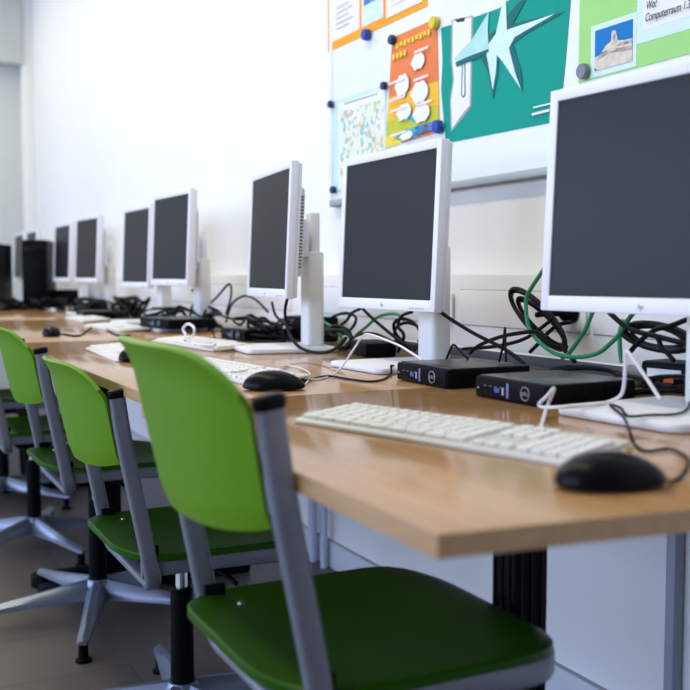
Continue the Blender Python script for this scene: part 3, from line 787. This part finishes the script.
# --- orange card with three leaflets
oz = P2(328, 52.6)[1]; oxl = P2(328, 30)[0]; oxr = P2(427.5, 30)[0]
def wrect(xa, xb, za, zb_): return [(xa, za), (xb, za), (xb, zb_), (xa, zb_)]
def px_rect(pl, pr, yb, yb_px, top):   # bottom row measured at column yb_px
    return wrect(P2(pl, 20)[0], P2(pr, 20)[0], P2(yb_px, yb)[1], top)
lay = [(W['orange'], wrect(oxl, oxr, oz, 1.93), 'w'),
       (W['pink'], px_rect(330.6, 360, 43, 331, 1.87), 'w'), (W['paper'], px_rect(333, 357, 38, 334, 1.85), 'w'),
       (W['pink'], px_rect(362.5, 384, 27, 364, 1.90), 'w'), (W['pblue'], px_rect(364.5, 382, 24.5, 365, 1.80), 'w'),
       (W['bluep'], wrect(P2(364.5, 20)[0], P2(382, 20)[0], P2(365, 6)[1], 1.86), 'w'),
       (W['pink'], px_rect(387, 423, 18.5, 388, 1.87), 'w'), (W['paper'], px_rect(389.5, 421, 15.5, 390, 1.86), 'w')]
for k in range(5):
    z = P2(334, 38)[1] + .02 + k * .016
    lay.append((W['greyink'], wrect(P2(337, 20)[0], P2(350 + 4 * (k % 2), 20)[0], z, z + .003), 'w'))
    z = P2(390, 15.5)[1] + .02 + k * .016
    lay.append((W['greyink'], wrect(P2(393, 20)[0], P2(412 + 4 * (k % 2), 20)[0], z, z + .003), 'w'))
sheet('poster', 'orange card with three pale leaflets at the upper left of the board', lay)
# --- coffee-cup style colourful poster
A = [(392.6, 37.7), (437.5, 18), (440, 132), (386, 148)]
def bil(u, v):   # u right, v down on that poster
    tl, tr, br_, bl_ = [Vector(q) for q in A]
    p = (tl * (1 - u) + tr * u) * (1 - v) + (bl_ * (1 - u) + br_ * u) * v; return (p.x, p.y)
def bq(u0, v0, u1, v1): return [bil(u0, v0), bil(u1, v0), bil(u1, v1), bil(u0, v1)]
def blob(u, v, ru, rv, n=12, w_=.12): return [bil(u + ru * math.cos(2 * math.pi * i / n) * (1 + w_ * math.sin(i * 2.3)), v + rv * math.sin(2 * math.pi * i / n) * (1 + w_ * math.cos(i * 3.1))) for i in range(n)]
lay = [(W['rorange'], bq(0, 0, 1, 1)), (W['gold'], bq(0, .55, 1, .78)), (W['ygreen'], bq(0, .76, 1, .90)), (W['yel'], bq(0, .9, .3, 1)),
       (W['tealb'], blob(.45, .94, .26, .055)), (W['tealb'], blob(.62, .80, .2, .05))]
for i in range(9): u = .10 + i * .088; lay.append((W['yel'], bq(u, .075, u + .062, .125 - .01 * (i % 2))))
for i in range(4): u = .06 + i * .08; lay.append((W['yel'], bq(u, .17, u + .055, .22)))
for (u, v, ru, rv) in ((.62, .32, .14, .075), (.30, .48, .14, .10), (.66, .60, .17, .10), (.36, .73, .14, .075), (.70, .79, .16, .085), (.42, .95, .12, .04)):
    lay.append((W['paper'], blob(u, v, ru, rv)))
for (u, v) in ((.55, .22), (.05, .42), (.10, .68), (.55, .47), (.12, .90), (.62, .70), (.08, .58)): lay.append((W['pink'], bq(u, v, u + .3, v + .022)))
for (u, v) in ((.60, .90), (.56, .945)): lay.append((W['bluep'], bq(u, v, u + .38, v + .03)))
sheet('poster', 'red and orange poster with white blobs and yellow heading, behind the middle monitor top', lay)
# --- illustrated map poster
B_ = [(332.8, 101.5), (386.5, 84.6), (386.5, 178), (333.5, 193)]
sheet('poster', 'pale green illustrated map poster at the lower left of the board', [
    (W['mapg'], B_), (W['paper'], [(339, 104), (385, 89.5), (385, 176), (339, 190)]), (W['dots'], [(341, 112), (384, 99), (384, 168), (341, 182)]),
    (W['mark'], [(345, 103.4), (378, 93), (378, 94.4), (345, 104.8)])])
# --- teal poster with star
lay = [(W['teal'], [(441.5, 28), (470, 19), (500, 8), (512, -2), (520, -14), (572, -32), (571, 0), (566, 60), (560, 121), (451, 142.4), (446, 140), (441.5, 90), (443, 60)]),
       (W['mark'], [(452.2, 20), (473.6, 15.5), (471.8, 106), (463, 118), (451.5, 132), (450.5, 100), (453.5, 80), (451.5, 60)]),
       (W['paper'], [(453.6, 21), (472, 17.4), (470.3, 105), (461, 116.5), (452.6, 129), (451.8, 100), (454.8, 80), (453, 60)]),
       (W['ink'], [(455, 19.5), (466, 17.5), (465, 21.5), (458, 22.5)]),
       (W['dteal'], [(463, 62), (466, 62), (466.4, 95), (464, 98), (461.8, 95)]), (W['paper'], [(464, 64), (465.2, 64), (465.4, 94), (464, 96.5), (463, 94)]),
       # star shadow
       (W['dteal'], [(497, 30), (517, 5), (530, -6), (514, 24), (566, 11.5), (527, 34), (514, 44), (522, 70), (524, 92), (512, 66), (500, 58), (499, 75), (494, 99), (489, 72), (482, 58), (458, 66), (456, 58), (484, 40)]),
       (W['pmint'], [(497, 34), (503, 6), (507, -6), (508, 30), (556, 14), (516, 37), (510, 48), (516, 72), (522, 89), (504, 62), (498, 55), (497, 72), (494, 90), (488, 56), (487, 48)]),
       (W['mint'], [(456.5, 57), (473, 40), (484, 22), (490, 12), (489, 30), (490, 50), (470, 58), (457.5, 64)]),
       (W['teal'], [(456.8, 62.5), (470, 56.5), (490, 49), (490, 52), (472, 61), (458, 67)]),
       (W['paper'], [(535, 107), (552, 103), (552, 104.4), (535, 108.4)]), (W['paper'], [(533.5, 113.5), (551, 109), (551, 111.5), (533.5, 116)])]
lay[9] = (W['dteal'], lay[9][1])
sheet('poster', 'teal poster with a pale spiky star and white strip, centre of the board', lay)
# --- light green card with photo and room sign
gz = P2(579.5, 83)[1]; gx0 = P2(579.5, 40)[0]; gx1 = gx0 + .62
rp = lambda xa, xb, yb, yt: wrect(P2(xa, 40)[0], P2(xb, 40)[0], P2(xa, yb)[1], P2(xa, yt)[1])
ph = rp(596, 633.5, 71.3, 31.3); phx0, phz0 = ph[0]; phx1, phz1 = ph[2]
def pq(u, v): return (phx0 + (phx1 - phx0) * u, phz0 + (phz1 - phz0) * v)
txz = P2(638, 44.3)[1]; txx = P2(637.5, 40)[0]
lay = [(W['lgreen'], wrect(gx0, gx1, gz, gz + .48), 'w'),
       (W['iceblue'], rp(591.7, 637, 78, 27), 'w'), (W['iceblue'], wrect(txx, gx1 - .02, txz, txz + .36), 'w'),
       (W['paper'], wrect(P2(644, 30)[0], gx1 - .04, P2(644, 30.4)[1], txz + .34), 'w'),
       (W['skyp'], ph, 'w'), (W['sand'], [pq(0, 0), pq(1, 0), pq(1, .36), pq(.5, .42), pq(0, .34)], 'w'),
       (W['sand'], [pq(.36, .40), pq(1, .30), pq(1, .54), pq(.78, .56), pq(.62, .60), pq(.57, .84), pq(.50, .88), pq(.46, .84), pq(.44, .62), pq(.30, .55), pq(.2, .42)], 'w'),
       (W['rock'], [pq(.48, .60), pq(.53, .80), pq(.56, .76), pq(.57, .62), pq(.62, .57), pq(.5, .5)], 'w'),
       (W['rock'], [pq(.62, .46), pq(1, .44), pq(1, .50), pq(.7, .52)], 'w'),
       (W['rock'], [pq(.06, .32), pq(.2, .40), pq(.36, .44), pq(.34, .36), pq(.22, .30), pq(.08, .28)], 'w'),
       (W['rock'], [pq(.40, .36), pq(.98, .30), pq(.98, .37), pq(.6, .40)], 'w'),
       (W['ink'], [pq(.02, .02), pq(.07, .02), pq(.07, .05), pq(.02, .05)], 'w')]
o, (ox, oz_), nl = sheet('poster', 'light green card with a rock photo and the computer room sign, upper right', lay)
T0 = Matrix(((1, 0, 0, 0), (0, 0, -1, 0), (0, 1, 0, 0), (0, 0, 0, 1)))
tm = MB()
for s, px, py in (('Wo?', 648, 10.2), ('Computerraum 1.3', 647, 22.4)):
    ve, fa = text_geo(s, .0225, .22); x_, z_ = P2(px, py)
    tm.add(ve, fa, W['ink'], False, Matrix.Translation((x_ - ox, -.0055, z_ - oz_)) @ T0 @ Matrix.Diagonal((.655, 1, 1, 1)))
lt = tm.build('lettering', o)
def magnet(label, px, py, m, r=.014, d=.012):
    p = on_y(px, py, BY - .006)
    o = MB().lathe([(r, 0), (r, d * .6), (r * .88, d), (r * .3, d)], M[m], 24, Matrix.Rotation(R(90), 4, 'X')).build('magnet', None, (p.x, BY - .0066, p.z))
    return tag(o, label, 'magnet')
magnet('bright blue round magnet under the orange card', 368, 35, 'bmag', .017, .016)
magnet('dark blue magnet at the top left corner of the red poster', 393.5, 40, 'dbmag', .014)
magnet('yellow magnet at the top right corner of the red poster', 435.5, 23, 'ymag', .017)
magnet('bright blue magnet at the bottom right of the red poster, above the middle monitor', 440, 127, 'bmag', .018, .016)
magnet('small dark blue magnet at the top right of the map poster', 385.5, 86, 'dbmag', .012)
magnet('small dark blue magnet at the top left of the map poster', 332, 104.5, 'dbmag', .012)
magnet('small dark blue magnet at the bottom left of the map poster', 334.5, 190, 'dbmag', .012)
magnet('large grey magnet at the lower left of the light green card', 584.4, 71.5, 'gmag', .0165, .010)
